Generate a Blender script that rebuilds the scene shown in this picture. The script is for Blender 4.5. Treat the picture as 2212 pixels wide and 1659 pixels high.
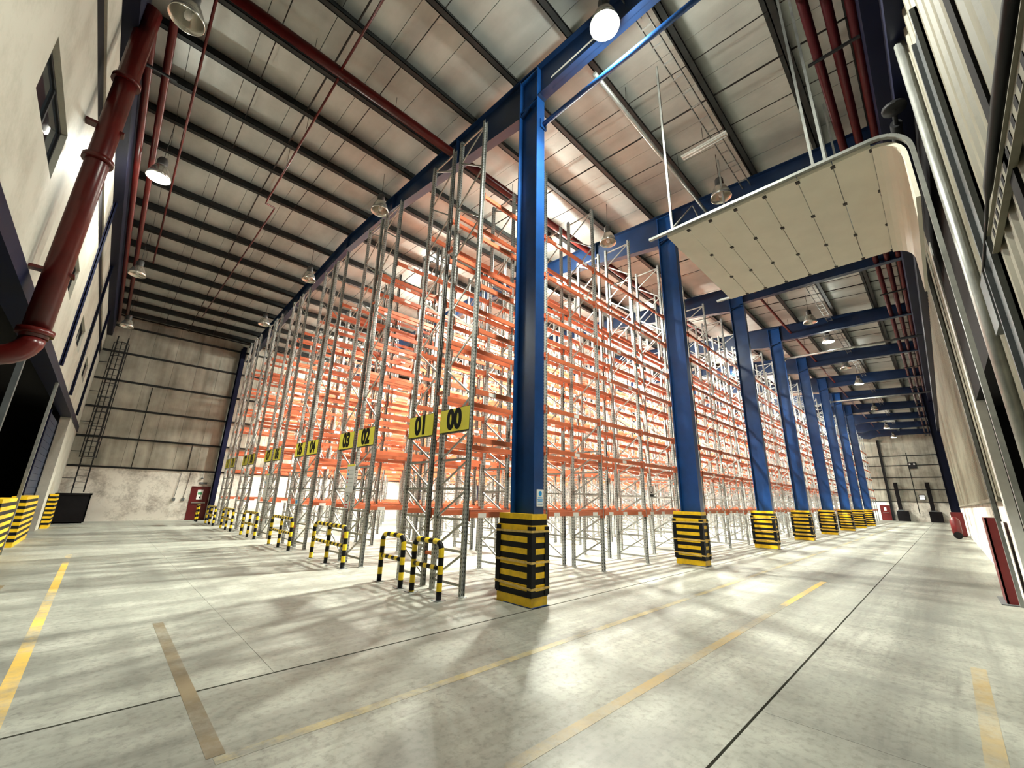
import bpy, math, random
from mathutils import Vector, Matrix
random.seed(7)
S = bpy.context.scene
for o in list(bpy.data.objects): bpy.data.objects.remove(o)
COL = S.collection

# ------------------------------------------------------------------ camera, world, exposure
CAMZ = 1.7
R = ((0.71379, -0.69999, 0.02345), (0.20514, 0.17727, -0.96254), (0.66962, 0.69186, 0.27014))
camd = bpy.data.cameras.new('camera'); cam = bpy.data.objects.new('camera', camd); COL.objects.link(cam)
camd.sensor_width = 36.0; camd.lens = 881.13 / 2212 * 36.0; camd.clip_start = 0.05; camd.clip_end = 300
cx, cy, cz = Vector(R[0]).normalized(), -Vector(R[1]).normalized(), -Vector(R[2]).normalized()
cx = cy.cross(cz).normalized(); cy = cz.cross(cx).normalized()
cam.matrix_world = Matrix(((cx.x, cy.x, cz.x, 0), (cx.y, cy.y, cz.y, 0), (cx.z, cy.z, cz.z, CAMZ), (0, 0, 0, 1)))
S.camera = cam
W = bpy.data.worlds.new('world'); S.world = W; W.use_nodes = True
W.node_tree.nodes['Background'].inputs[0].default_value = (0.012, 0.014, 0.02, 1)
W.node_tree.nodes['Background'].inputs[1].default_value = 0.3
S.view_settings.view_transform = 'Standard'; S.view_settings.look = 'None'
S.view_settings.gamma = 1.0; S.view_settings.use_curve_mapping = False
S.view_settings.exposure = -0.45
S.cycles.use_denoising = True
S.cycles.adaptive_threshold = 0.03
S.cycles.max_bounces = 6; S.cycles.diffuse_bounces = 3; S.cycles.glossy_bounces = 3
S.cycles.sample_clamp_indirect = 6.0
HALL_W, FAR_W, RACK_W, SIDE_W = 5000.0, 1200.0, 34000.0, 2000.0
UP = .13                                          # share of a lamp's light that leaks upward
LIGHT_COL = (0.97, 0.98, 0.86)

# ------------------------------------------------------------------ materials
MATS = {}
def new_mat(name):
    m = bpy.data.materials.new(name); m.use_nodes = True; MATS[name] = m
    nt = m.node_tree; return m, nt, nt.nodes, nt.links, nt.nodes['Principled BSDF']
def noise(N, L, scale, detail=4, vec=None, rough=.55):
    n = N.new('ShaderNodeTexNoise'); n.inputs['Scale'].default_value = scale; n.inputs['Detail'].default_value = detail
    n.inputs['Roughness'].default_value = rough
    if vec is not None: L.new(vec, n.inputs['Vector'])
    return n.outputs['Fac']
def ramp(N, L, fac, stops):
    r = N.new('ShaderNodeValToRGB'); e = r.color_ramp.elements
    while len(e) < len(stops): e.new(.5)
    for k, (p, c) in enumerate(stops):
        e[k].position = p; e[k].color = (c[0], c[1], c[2], 1) if not isinstance(c, float) else (c, c, c, 1)
    L.new(fac, r.inputs[0]); return r.outputs[0]
def mixc(N, L, fac, a, b, mode='MIX'):
    m = N.new('ShaderNodeMix'); m.data_type = 'RGBA'; m.blend_type = mode
    for sock, v in ((m.inputs[0], fac), (m.inputs[6], a), (m.inputs[7], b)):
        if isinstance(v, (int, float)): sock.default_value = v
        elif isinstance(v, tuple): sock.default_value = (v[0], v[1], v[2], 1)
        else: L.new(v, sock)
    return m.outputs[2]
def mth(N, L, op, a, b=None, c=None):
    m = N.new('ShaderNodeMath'); m.operation = op
    for k, v in enumerate((a, b, c)):
        if v is None: continue
        if isinstance(v, (int, float)): m.inputs[k].default_value = v
        else: L.new(v, m.inputs[k])
    return m.outputs[0]
def objco(N): return N.new('ShaderNodeTexCoord').outputs['Object']
def mapping(N, L, vec, scale):
    m = N.new('ShaderNodeMapping'); m.inputs['Scale'].default_value = scale; L.new(vec, m.inputs['Vector']); return m.outputs[0]
def bump(N, L, P, h, strength=.2, dist=.01):
    b = N.new('ShaderNodeBump'); b.inputs['Strength'].default_value = strength; b.inputs['Distance'].default_value = dist
    L.new(h, b.inputs['Height']); L.new(b.outputs[0], P.inputs['Normal'])
def paint(name, col, rough=.45, metal=0.0, var=.25, scale=6.0, spec=None):
    m, nt, N, L, P = new_mat(name)
    f = noise(N, L, scale, 4, objco(N))
    d = tuple(c * (1 - var) for c in col); u = tuple(min(1, c * (1 + var * .6)) for c in col)
    L.new(ramp(N, L, f, [(.3, d), (.7, u)]), P.inputs['Base Color'])
    P.inputs['Roughness'].default_value = rough; P.inputs['Metallic'].default_value = metal
    P.inputs['Specular IOR Level'].default_value = spec if spec is not None else (.15 if max(col) < .05 else .4)
    return m
paint('yellow_paint', (.80, .50, .01), .4, 0, .18, 9)
paint('black_rubber', (.008, .008, .009), .5)
paint('strap_yellow', (.62, .42, .12), .6, 0, .3, 12)
paint('guard_yellow', (.85, .60, .02), .35, 0, .2, 9)
paint('guard_black', (.010, .010, .011), .35)
paint('steel_grey', (.26, .28, .28), .4, .55, .3, 14)
paint('brace_grey', (.40, .40, .37), .4, .5, .2, 5)
paint('beam_orange', (.52, .135, .060), .4, 0, .15, 3)
paint('sticker_white', (.85, .83, .78), .6, 0, .05)
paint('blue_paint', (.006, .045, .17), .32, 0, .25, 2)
paint('darkened_blue', (.003, .016, .055), .4, 0, .25, 2)  # column blue darkened: the roof beams' shade is put into the colour
paint('navy_paint', (.004, .006, .024), .4, 0, .2, 2)
paint('red_pipe', (.075, .006, .005), .28, 0, .25, 3)
paint('pipe_shaded', (.045, .006, .008), .35, 0, .25, 3)  # red pipe paint darkened, shade under the hall roof put into the colour
paint('red_door', (.10, .005, .006), .4, 0, .2, 3)
paint('purlin_grey', (.024, .026, .026), .45, .2, .25, 3)
paint('rod_dark', (.035, .030, .028), .5)
paint('galvanised', (.34, .35, .33), .35, .6, .25, 6)
paint('white_metal', (.72, .71, .66), .4, 0, .1)
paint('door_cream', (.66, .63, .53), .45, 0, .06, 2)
paint('dark_steel', (.02, .02, .022), .5)
paint('black_void', (.006, .005, .006), .8)
paint('grey_post', (.10, .11, .115), .5, .2, .2, 4)
paint('lamp_housing', (.05, .05, .05), .5)
paint('reflector', (.62, .60, .54), .22, .75, .12, 4)
paint('sign_yellow', (.95, .84, .09), .45, 0, .05)
paint('sign_black', (.008, .008, .008), .5, 0, 0)
paint('sign_white', (.85, .85, .83), .4, 0, .03)
paint('sign_blue', (.01, .30, .75), .4, 0, .03)
paint('sign_red', (.65, .02, .02), .4, 0, .03)
paint('sign_green', (.05, .30, .12), .4, 0, .03)
paint('sign_orange', (.8, .35, .03), .4, 0, .03)
paint('cable_tray', (.30, .31, .30), .45, .4, .2)

def emit(name, col, strength):
    m, nt, N, L, P = new_mat(name)
    P.inputs['Base Color'].default_value = (.8, .8, .8, 1)
    P.inputs['Emission Color'].default_value = (*col, 1); P.inputs['Emission Strength'].default_value = strength
emit('lamp_glow', (1, .95, .85), 60.0)
emit('sign_glow', (1, .98, .92), 4.0)

def glass(name):
    m, nt, N, L, P = new_mat(name)
    P.inputs['Base Color'].default_value = (.02, .025, .03, 1); P.inputs['Roughness'].default_value = .06
glass('window_glass')

# rack posts: rolled steel with two lines of punched holes
m, nt, N, L, P = new_mat('rack_post')
co = objco(N); sp = N.new('ShaderNodeSeparateXYZ'); L.new(co, sp.inputs[0])
zf = mth(N, L, 'ABSOLUTE', mth(N, L, 'SUBTRACT', mth(N, L, 'FRACT', mth(N, L, 'MULTIPLY', sp.outputs[2], 13.3)), .5))
hz = mth(N, L, 'LESS_THAN', zf, .24)
hy = mth(N, L, 'LESS_THAN', mth(N, L, 'ABSOLUTE', mth(N, L, 'SUBTRACT', mth(N, L, 'ABSOLUTE', sp.outputs[1]), .020)), .0075)
hx = mth(N, L, 'LESS_THAN', mth(N, L, 'ABSOLUTE', sp.outputs[0]), .0085)
hole = mth(N, L, 'MULTIPLY', hz, mth(N, L, 'MAXIMUM', hx, hy))
base = ramp(N, L, noise(N, L, 7, 5, co), [(.3, (.28, .29, .28)), (.7, (.52, .53, .50))])
L.new(mixc(N, L, hole, base, (.02, .02, .02)), P.inputs['Base Color'])
P.inputs['Roughness'].default_value = .42; P.inputs['Metallic'].default_value = .25

# polished concrete, in world position so that the slabs run on
def concrete(N, L):
    g = N.new('ShaderNodeNewGeometry').outputs['Position']
    big = noise(N, L, .22, 3, g); mid = noise(N, L, 1.3, 6, g, .65); fine = noise(N, L, 14, 6, g, .7)
    sx = noise(N, L, 1.0, 4, mapping(N, L, g, (.10, 1.6, 1))); sy = noise(N, L, 1.0, 4, mapping(N, L, g, (1.9, .12, 1)))
    a = ramp(N, L, mid, [(.36, (.13, .135, .115)), (.5, (.265, .27, .225)), (.64, (.40, .40, .345))])
    b = mixc(N, L, .55, a, ramp(N, L, big, [(.3, (.17, .18, .155)), (.65, (.37, .37, .32))]))
    c = mixc(N, L, ramp(N, L, sx, [(.42, 0.), (.68, .6)]), b, (.135, .135, .118))
    d = mixc(N, L, ramp(N, L, sy, [(.48, 0.), (.72, .6)]), c, (.125, .125, .11))
    s3 = noise(N, L, 1.0, 5, mapping(N, L, g, (.35, 6.0, 1)), .7)
    d = mixc(N, L, ramp(N, L, s3, [(.50, 0.), (.72, .55)]), d, (.12, .12, .105))
    e = mixc(N, L, ramp(N, L, fine, [(.30, .75), (.52, 0.)]), d, (.11, .11, .095))
    r = mth(N, L, 'ADD', mth(N, L, 'MULTIPLY', mid, .22), .36)
    return e, r, fine
m, nt, N, L, P = new_mat('concrete')
e, r, fine = concrete(N, L)
L.new(e, P.inputs['Base Color']); L.new(r, P.inputs['Roughness']); bump(N, L, P, fine, .06, .004)
P.inputs['Specular IOR Level'].default_value = .40
# worn yellow line paint: paint where it is left, concrete where it is gone
def worn(name, col, lo, hi):
    m, nt, N, L, P = new_mat(name)
    e, r, fine = concrete(N, L)
    g = N.new('ShaderNodeNewGeometry').outputs['Position']
    f = mth(N, L, 'ADD', mth(N, L, 'MULTIPLY', noise(N, L, .55, 2, g), .75), mth(N, L, 'MULTIPLY', noise(N, L, 9, 6, g, .7), .35))
    L.new(mixc(N, L, ramp(N, L, f, [(lo, 0.), (hi, .9)]), e, col), P.inputs['Base Color']); L.new(r, P.inputs['Roughness'])
worn('line_yellow', (.66, .42, .06), .42, .62)
worn('line_faded', (.50, .38, .12), .48, .70)
worn('line_brown', (.13, .095, .045), .34, .56)
worn('line_worn', (.34, .24, .09), .42, .66)
paint('joint_dark', (.012, .012, .011), .8)

# crinkled foil-faced insulation under the roof and on the gable walls
def foil(name, lo, hi, metal, rough, streak):
    m, nt, N, L, P = new_mat(name)
    g = N.new('ShaderNodeNewGeometry').outputs['Position']
    a = noise(N, L, .9, 4, g); s = noise(N, L, 1.0, 5, mapping(N, L, g, streak))
    f = mth(N, L, 'ADD', mth(N, L, 'MULTIPLY', a, .5), mth(N, L, 'MULTIPLY', s, .5))
    L.new(ramp(N, L, f, [(.36, lo), (.64, hi)]), P.inputs['Base Color'])
    P.inputs['Metallic'].default_value = metal
    L.new(mth(N, L, 'ADD', mth(N, L, 'MULTIPLY', s, .3), rough), P.inputs['Roughness'])
    bump(N, L, P, noise(N, L, 9, 5, g, .7), .35, .012)
foil('roof_foil', (.31, .32, .30), (.48, .50, .47), .25, .30, (1.6, .35, 1))
foil('wall_foil', (.20, .19, .155), (.46, .44, .37), .45, .26, (2.5, 2.5, .25))
# whitewashed block wall, dirty and scraped
def dirty(name, col, dirt, lo, hi, scale=1.2):
    m, nt, N, L, P = new_mat(name)
    g = N.new('ShaderNodeNewGeometry').outputs['Position']
    f = mth(N, L, 'ADD', mth(N, L, 'MULTIPLY', noise(N, L, scale, 5, g, .6), .7), mth(N, L, 'MULTIPLY', noise(N, L, scale * 9, 5, g, .7), .3))
    L.new(ramp(N, L, f, [(lo, dirt), (hi, col)]), P.inputs['Base Color']); P.inputs['Roughness'].default_value = .6; P.inputs['Specular IOR Level'].default_value = .15 if max(col) < .05 else .35
dirty('block_white', (.70, .67, .60), (.34, .31, .27), .36, .52)
dirty('wall_white', (.46, .445, .385), (.33, .315, .26), .30, .55)
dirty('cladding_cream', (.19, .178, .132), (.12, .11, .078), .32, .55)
dirty('cladding_navy', (.004, .005, .016), (.003, .003, .01), .3, .6)

def ml(*names): return [MATS[n] for n in names]

# ------------------------------------------------------------------ mesh helpers
class MB:
    def __init__(s, org=(0, 0, 0)):
        s.v = []; s.f = []; s.m = []; s.s = []; s.o = Vector(org)
    def _add(s, vs, fs, mi=0, sm=False):
        b = len(s.v); s.v += [tuple(Vector(p) - s.o) for p in vs]
        for f in fs: s.f.append([b + i for i in f]); s.m.append(mi); s.s.append(sm)
        return s
    def box(s, x0, x1, y0, y1, z0, z1, mi=0):
        vs = [(x, y, z) for z in (z0, z1) for y in (y0, y1) for x in (x0, x1)]
        return s._add(vs, [(0, 2, 3, 1), (4, 5, 7, 6), (0, 1, 5, 4), (2, 6, 7, 3), (0, 4, 6, 2), (1, 3, 7, 5)], mi)
    def bar(s, p, q, w, h, mi=0, up=(0, 0, 1)):
        p, q = Vector(p), Vector(q); d = (q - p).normalized(); u = Vector(up)
        if abs(d.dot(u)) > .98: u = Vector((1, 0, 0))
        a = d.cross(u).normalized(); b = a.cross(d).normalized()
        a *= w / 2; b *= h / 2
        vs = [p - a - b, p + a - b, p + a + b, p - a + b, q - a - b, q + a - b, q + a + b, q - a + b]
        return s._add(vs, [(0, 3, 2, 1), (4, 5, 6, 7), (0, 1, 5, 4), (1, 2, 6, 5), (2, 3, 7, 6), (3, 0, 4, 7)], mi)
    def tube(s, pts, r, n=8, mi=0, cap=True):
        """a round tube along pts; mi is one material or one for each stretch"""
        pts = [Vector(p) for p in pts]; rings = []
        t0 = (pts[1] - pts[0]).normalized(); ref = Vector((0, 0, 1)) if abs(t0.z) < .9 else Vector((1, 0, 0))
        a = t0.cross(ref).normalized()
        for i, p in enumerate(pts):
            t = (pts[min(i + 1, len(pts) - 1)] - pts[max(i - 1, 0)]).normalized()
            a = (a - t * a.dot(t)).normalized(); b = t.cross(a)
            rr = r[i] if isinstance(r, (list, tuple)) else r
            rings.append([p + a * (rr * math.cos(2 * math.pi * k / n)) + b * (rr * math.sin(2 * math.pi * k / n)) for k in range(n)])
        base = len(s.v); s.v += [tuple(q - s.o) for rg in rings for q in rg]
        for i in range(len(pts) - 1):
            for k in range(n):
                s.f.append([base + i * n + k, base + i * n + (k + 1) % n, base + (i + 1) * n + (k + 1) % n, base + (i + 1) * n + k])
                s.m.append(mi[i] if isinstance(mi, (list, tuple)) else mi); s.s.append(True)
        if cap:
            for e, rg in ((0, 0), (-1, (len(pts) - 1) * n)):
                ids = [base + rg + k for k in range(n)]
                s.f.append(ids if e else ids[::-1]); s.m.append((mi[e] if isinstance(mi, (list, tuple)) else mi)); s.s.append(False)
        return s
    def lathe(s, prof, c=(0, 0, 0), n=20, mi=0):
        base = len(s.v); c = Vector(c)
        for r, z in prof:
            for k in range(n):
                s.v.append(tuple(c + Vector((r * math.cos(2 * math.pi * k / n), r * math.sin(2 * math.pi * k / n), z)) - s.o))
        for i in range(len(prof) - 1):
            for k in range(n):
                s.f.append([base + i * n + k, base + i * n + (k + 1) % n, base + (i + 1) * n + (k + 1) % n, base + (i + 1) * n + k])
                s.m.append(mi); s.s.append(True)
        return s
    def prism(s, poly, axis, a0, a1, mi=0):
        """poly in the other two axes (x: yz, y: xz, z: xy), extruded along axis"""
        def P(u, w, a): return {'x': (a, u, w), 'y': (u, a, w), 'z': (u, w, a)}[axis]
        n = len(poly); vs = [P(u, w, a0) for u, w in poly] + [P(u, w, a1) for u, w in poly]
        fs = [tuple(range(n)), tuple(range(2 * n - 1, n - 1, -1))] + [(k, n + k, n + (k + 1) % n, (k + 1) % n) for k in range(n)]
        return s._add(vs, fs, mi)
    def disc(s, c, r, nrm, n=20, mi=0, th=.004):
        c = Vector(c); nrm = Vector(nrm).normalized()
        return s.tube([c, c + nrm * th], r, n, mi)
    def mesh(s, name, mats):
        me = bpy.data.meshes.new(name); me.from_pydata(s.v, [], s.f)
        for m in mats: me.materials.append(MATS[m])
        me.polygons.foreach_set('material_index', s.m); me.polygons.foreach_set('use_smooth', s.s)
        me.validate(); me.update(); return me
    def build(s, name, mats, parent=None, loc=None):
        if isinstance(mats, str): mats = [mats]
        return link(name, s.mesh(name, mats), parent, loc)
def link(name, me, parent=None, loc=None, rz=0):
    o = bpy.data.objects.new(name, me); COL.objects.link(o)
    if parent: o.parent = parent
    if loc is not None: o.location = loc
    if rz: o.rotation_euler = (0, 0, rz)
    return o
def tag(o, label=None, cat=None, group=None, kind=None):
    if label: o['label'] = label
    if cat: o['category'] = cat
    if group: o['group'] = group
    if kind: o['kind'] = kind
    return o
def thing(name, label, cat, loc=(0, 0, 0), group=None, rz=0):
    return tag(link(name, None, None, loc, rz), label, cat, group)
def struct(o): o['kind'] = 'structure'; return o
def copy_tree(o, parent=None):
    c = o.copy(); COL.objects.link(c)
    if parent: c.parent = parent
    for ch in [x for x in bpy.data.objects if x.parent == o]: copy_tree(ch, c)
    return c
def text_mesh(txt, size, bold=.0, depth=.002, squeeze=1.0):
    cu = bpy.data.curves.new('lettering', 'FONT'); cu.body = txt; cu.size = size; cu.offset = bold; cu.extrude = depth
    cu.align_x = 'CENTER'; cu.align_y = 'CENTER'; cu.resolution_u = 6
    tmp = bpy.data.objects.new('tmp_text', cu); COL.objects.link(tmp); bpy.context.view_layer.update()
    me = bpy.data.meshes.new_from_object(tmp.evaluated_get(bpy.context.evaluated_depsgraph_get()))
    bpy.data.objects.remove(tmp); bpy.data.curves.remove(cu)
    if squeeze != 1.0:
        for v in me.vertices: v.co.x *= squeeze
    me.name = 'lettering'; return me
def put_text(txt, size, mat, parent, loc, facing, bold=0.0, squeeze=1.0, name='lettering'):
    """facing: '-x' or '-y' : the way the writing looks"""
    me = text_mesh(txt, size, bold, .002, squeeze); me.materials.clear(); me.materials.append(MATS[mat])
    o = link(name, me, parent, loc)
    o.rotation_euler = (math.pi / 2, 0, -math.pi / 2) if facing == '-x' else (math.pi / 2, 0, 0)
    return o

# ------------------------------------------------------------------ layout (metres)
X0, X1, Y0, Y1 = -1.5, 78.0, -0.7, 32.1          # inner faces of the hall
RIDGE_Y, RIDGE_Z, SLOPE = 16.0, 12.4, 0.063
def zr(y): return RIDGE_Z - SLOPE * abs(y - RIDGE_Y)      # top of the roof beams
COLX = [5.53, 12.62, 19.83, 26.35, 33.1, 39.95, 46.4, 52.85]
FRAMEX = COLX + [59.5, 66.2, 72.9]

# ------------------------------------------------------------------ floor
floor = struct(MB().box(X0 - 5, X1 + .3, Y0 - 4, Y1 + .3, -.30, -.03).build('floor', 'joint_dark'))
ys = [Y0 - 4, 1.42, 4.91, 12.4, 20.4, 28.4, Y1 + .3]
xs_hall = [X0 - 5, 4.43, 8.41, 15.4, 22.2, 29.0, 35.8, 42.6, 49.4, 56.2, 63.0, 69.8, X1 + .3]
xs_rack = [X0 - 5, 1.6, 8.4, 15.2, 22.0, 28.8, 42.4, 56.0, X1 + .3]
for j in range(len(ys) - 1):
    xs = xs_hall if j == 0 else ([X0 - 5, X1 + .3] if j == 1 else xs_rack)
    g = .014 if j else .007
    for i in range(len(xs) - 1):
        MB().box(xs[i] + .002, xs[i + 1] - .002, ys[j] + (g if j in (1, 2) else .002), ys[j + 1] - (.014 if j == 1 else .007 if j == 0 else .002), -.05, 0).build('concrete_slab', 'concrete', floor)
def line(p, q, w, mat):
    p, q = Vector(p), Vector(q); d = (q - p).normalized(); n = Vector((-d.y, d.x)) * w / 2
    k = max(1, int((q - p).length / 4)); b = MB()
    poly = [p - n, q - n, q + n, p + n]
    return b.prism([(v.x, v.y) for v in poly], 'z', -.001, .0015).build('painted_line', mat, floor)
line((12.5, 2.31), (9.0, 2.31), .11, 'line_yellow')
line((9.0, 2.31), (0.9, 2.31), .11, 'line_worn')
line((70, 3.64), (0.9, 3.64), .10, 'line_faded')
line((-.21, 2.5), (-.21, 16.4), .11, 'line_yellow')
line((.92, 3.70), (.92, 7.6), .11, 'line_brown')
line((-.9, 2.5), (-.9, 12), .10, 'line_brown')
line((-1.0, .07), (7.4, .07), .12, 'line_worn')

# ------------------------------------------------------------------ roof: sheets, purlins, rods
ceiling = struct(MB().prism([(Y0 - .4, zr(Y0 - .4) + .41), (RIDGE_Y, zr(RIDGE_Y) + .41), (Y1 + .3, zr(Y1 + .3) + .41),
                             (Y1 + .3, zr(Y1 + .3) + .48), (RIDGE_Y, zr(RIDGE_Y) + .48), (Y0 - .4, zr(Y0 - .4) + .48)], 'x', X0 - .4, X1 + .3).build('ceiling', 'dark_steel'))
PITCH = 1.16
x = X0 - .3
while x < X1 + .2:
    xe = min(x + PITCH - .012, X1 + .28)
    for ya, yb in ((Y0 - .3, RIDGE_Y - .01), (RIDGE_Y + .01, Y1 + .25)):
        zz = random.uniform(0, .012)
        MB().prism([(ya, zr(ya) + .315 + zz), (yb, zr(yb) + .315 + zz), (yb, zr(yb) + .39), (ya, zr(ya) + .39)], 'x', x, xe).build('roof_sheet', 'roof_foil', ceiling)
    x += PITCH
PURL = [-.45, 0.75, 2.4, 4.08, 5.78, 7.48, 9.15, 10.82, 12.5, 14.18, 15.9, 17.92, 19.6, 21.28, 22.95, 24.6, 26.4, 28.1, 29.7, 31.3]
for y in PURL:                                   # Z section: web, two flanges and lips
    z0 = zr(y); b = MB()
    b.box(X0 - .1, X1, y - .012, y + .012, z0, z0 + .31)
    b.box(X0 - .1, X1, y - .14, y + .012, z0, z0 + .014); b.box(X0 - .1, X1, y - .012, y + .12, z0 + .296, z0 + .31)
    b.box(X0 - .1, X1, y - .14, y - .128, z0, z0 + .05)
    b.build('purlin', 'purlin_grey', ceiling)
bays = [X0] + FRAMEX + [X1]
for a, c in zip(bays[:-1], bays[1:]):
    for t, r in ((.33, .012), (.5, .022), (.67, .012)):
        xx = a + (c - a) * t
        MB().tube([(xx, Y0, zr(Y0) + .12), (xx, RIDGE_Y, zr(RIDGE_Y) + .12), (xx, Y1, zr(Y1) + .12)], r, 6).build('sag_rod', 'rod_dark', ceiling)

# ------------------------------------------------------------------ portal frames: columns and roof beams
ORD = ['first', 'second', 'third', 'fourth', 'fifth', 'sixth', 'seventh', 'eighth', 'ninth', 'tenth', 'eleventh']
def hsection(b, x, y0, y1, z0, z1, w=.25, tf=.022, tw=.014):
    b.box(x - w / 2, x + w / 2, y0, y0 + tf, z0, z1); b.box(x - w / 2, x + w / 2, y1 - tf, y1, z0, z1)
    b.box(x - tw / 2, x + tw / 2, y0 + tf, y1 - tf, z0, z1)
for i, x in enumerate(COLX):
    t = thing('steel_column', ('tall blue steel column nearest the camera, with a white and blue notice' if i == 0 else
              'tall blue steel column, %s from the camera in the column row' % ORD[i]) if i < 7 else 'tall blue steel column at the far end of the column row, eighth from the camera', 'column', (x, 5.26, 0), 'blue columns along the rack front')
    o = (x, 5.26, 0)
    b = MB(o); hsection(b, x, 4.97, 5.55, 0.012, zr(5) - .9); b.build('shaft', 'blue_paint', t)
    b = MB(o); b.box(x - .20, x + .20, 4.92, 5.60, 0, .012); b.build('base_plate', 'blue_paint', t)
    b = MB(o); hsection(b, x, 4.97, 5.55, zr(5) - .9, zr(5) - .06)
    for zz in (zr(5) - 1.05, zr(5) - .12): b.box(x - .12, x + .12, 4.992, 5.528, zz, zz + .02)
    b.build('head', 'blue_paint', t)
for i, x in enumerate(FRAMEX):
    lab = ('tapered blue roof beam over the %s column from the camera' % ORD[i]) if i < 8 else 'tapered blue roof beam crossing above the racks near the far wall, %s from the camera' % ORD[i]
    t = thing('roof_beam', lab, 'beam', (x, 5.26, zr(5)), 'blue roof beams')
    o = (x, 5.26, zr(5))
    def dep(y):
        if y < 5.26: return .95 - .35 * min(1, (5.26 - y) / 5.0)
        if y < 12: return 1.25 - .62 * (y - 5.26) / 6.74
        if y < 22: return .63
        return .63 + .45 * (y - 22) / 10
    pts = [Y0, 2.5, 4.9, 5.6, 8.2, 12, 16, 22, 27, Y1 - .05]
    b = MB(o); b.prism([(y, zr(y) - .02) for y in pts] + [(y, zr(y) - dep(y)) for y in reversed(pts)], 'x', x - .006, x + .006); b.build('web', 'darkened_blue', t)
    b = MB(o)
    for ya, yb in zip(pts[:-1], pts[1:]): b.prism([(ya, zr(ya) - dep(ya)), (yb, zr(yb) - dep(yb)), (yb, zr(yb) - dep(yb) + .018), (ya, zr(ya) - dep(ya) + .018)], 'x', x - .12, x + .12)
    b.build('bottom_flange', 'darkened_blue', t)
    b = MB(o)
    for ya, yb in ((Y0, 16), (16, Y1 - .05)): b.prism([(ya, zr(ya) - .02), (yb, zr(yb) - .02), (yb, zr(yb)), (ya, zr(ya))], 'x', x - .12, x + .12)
    b.build('top_flange', 'darkened_blue', t)
    b = MB(o)
    for y in (8.2, 12, 16, 22, 27): b.box(x - .11, x + .11, y - .008, y + .008, zr(y) - dep(y) + .018, zr(y) - .02)
    b.build('stiffener', 'darkened_blue', t)
for k, x in enumerate((5.6, 26.4, 39.95)):
    z = (10.03, 9.72, 9.64)[k]; b = MB((x, 4.97, z))
    b.tube([(x, 4.97, z), (x, Y0 + .02, z - (.0 if k == 0 else .1))], .055, 10)
    b.box(x - .1, x + .1, 4.94, 4.97, z - .12, z + .12)
    tag(b.build('tie_bar', 'galvanised' if k else 'blue_paint', None, (x, 4.97, z)), ('thick blue tie bar from the nearest column to the right wall', 'pale tie bar from the fourth column to the right wall', 'pale tie bar from the sixth column to the right wall')[k], 'bar', 'tie bars across the aisle')

# ------------------------------------------------------------------ column protectors
def protector(loc, hx, hy, h, name, label, group, far=False):
    """striped box round a column: yellow and black bands, corner pads, straps, plinth and cap"""
    t = thing(name, label, 'protector', loc, group)
    MB().box(-hx + .01, hx - .01, -hy + .01, hy - .01, 0, .15).build('plinth', 'yellow_paint', t)
    n = 14; z0 = .15; hh = (h - .15) / n
    for k in range(n):
        e = .0 if k < n - 2 else .015
        MB().box(-hx + e, hx - e, -hy + e, hy - e, z0 + k * hh, z0 + (k + 1) * hh).build('stripe', 'black_rubber' if k % 2 == 0 else ('yellow_paint'), t)
    if not far:
        for sx in (-1, 1):
            for sy in (-1, 1):
                b = MB(); w = .085; th = .016; zt = h - 2 * hh - .02
                xa, xb = sorted((sx * (hx + th), sx * (hx - w))); ya, yb = sorted((sy * hy, sy * (hy + th)))
                b.box(xa, xb, ya, yb, .17, zt)
                xa, xb = sorted((sx * hx, sx * (hx + th))); ya, yb = sorted((sy * hy, sy * (hy - w)))
                b.box(xa, xb, ya, yb, .17, zt)
                b.build('corner_pad', 'black_rubber', t)
        for zz, tilt in ((.30, .05), (.68, .0), (1.16, -.02)):
            b = MB(); a = hx + .019; c = hy + .019
            pp = [(-a, -c), (a, -c), (a, c), (-a, c)]
            for k in range(4):
                p, q = pp[k], pp[(k + 1) % 4]
                b.bar((p[0], p[1], zz + tilt * p[1]), (q[0], q[1], zz + tilt * q[1]), .006, .035)
            b.build('strap', 'strap_yellow', t)
    return t
for i, x in enumerate(COLX):
    protector((x, 5.36, 0), .205, .42, 1.45, 'column_protector', 'black and yellow striped protector around the %s blue column%s' % ((ORD[i], ' from the camera') if i else ('nearest', ' foot')), 'column protectors along the rack front')

# ------------------------------------------------------------------ racks
BAY, RX0, RH = 2.23, 4.95, 10.65
NB = 30
LEVELS = [1.38, 2.78, 3.76, 5.08, 6.12, 7.30, 8.43]
ROWY = []
for k in range(6): ROWY += [(6.27 + 4.01 * k, 7.19 + 4.01 * k), (7.52 + 4.01 * k, 8.44 + 4.01 * k)]
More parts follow.
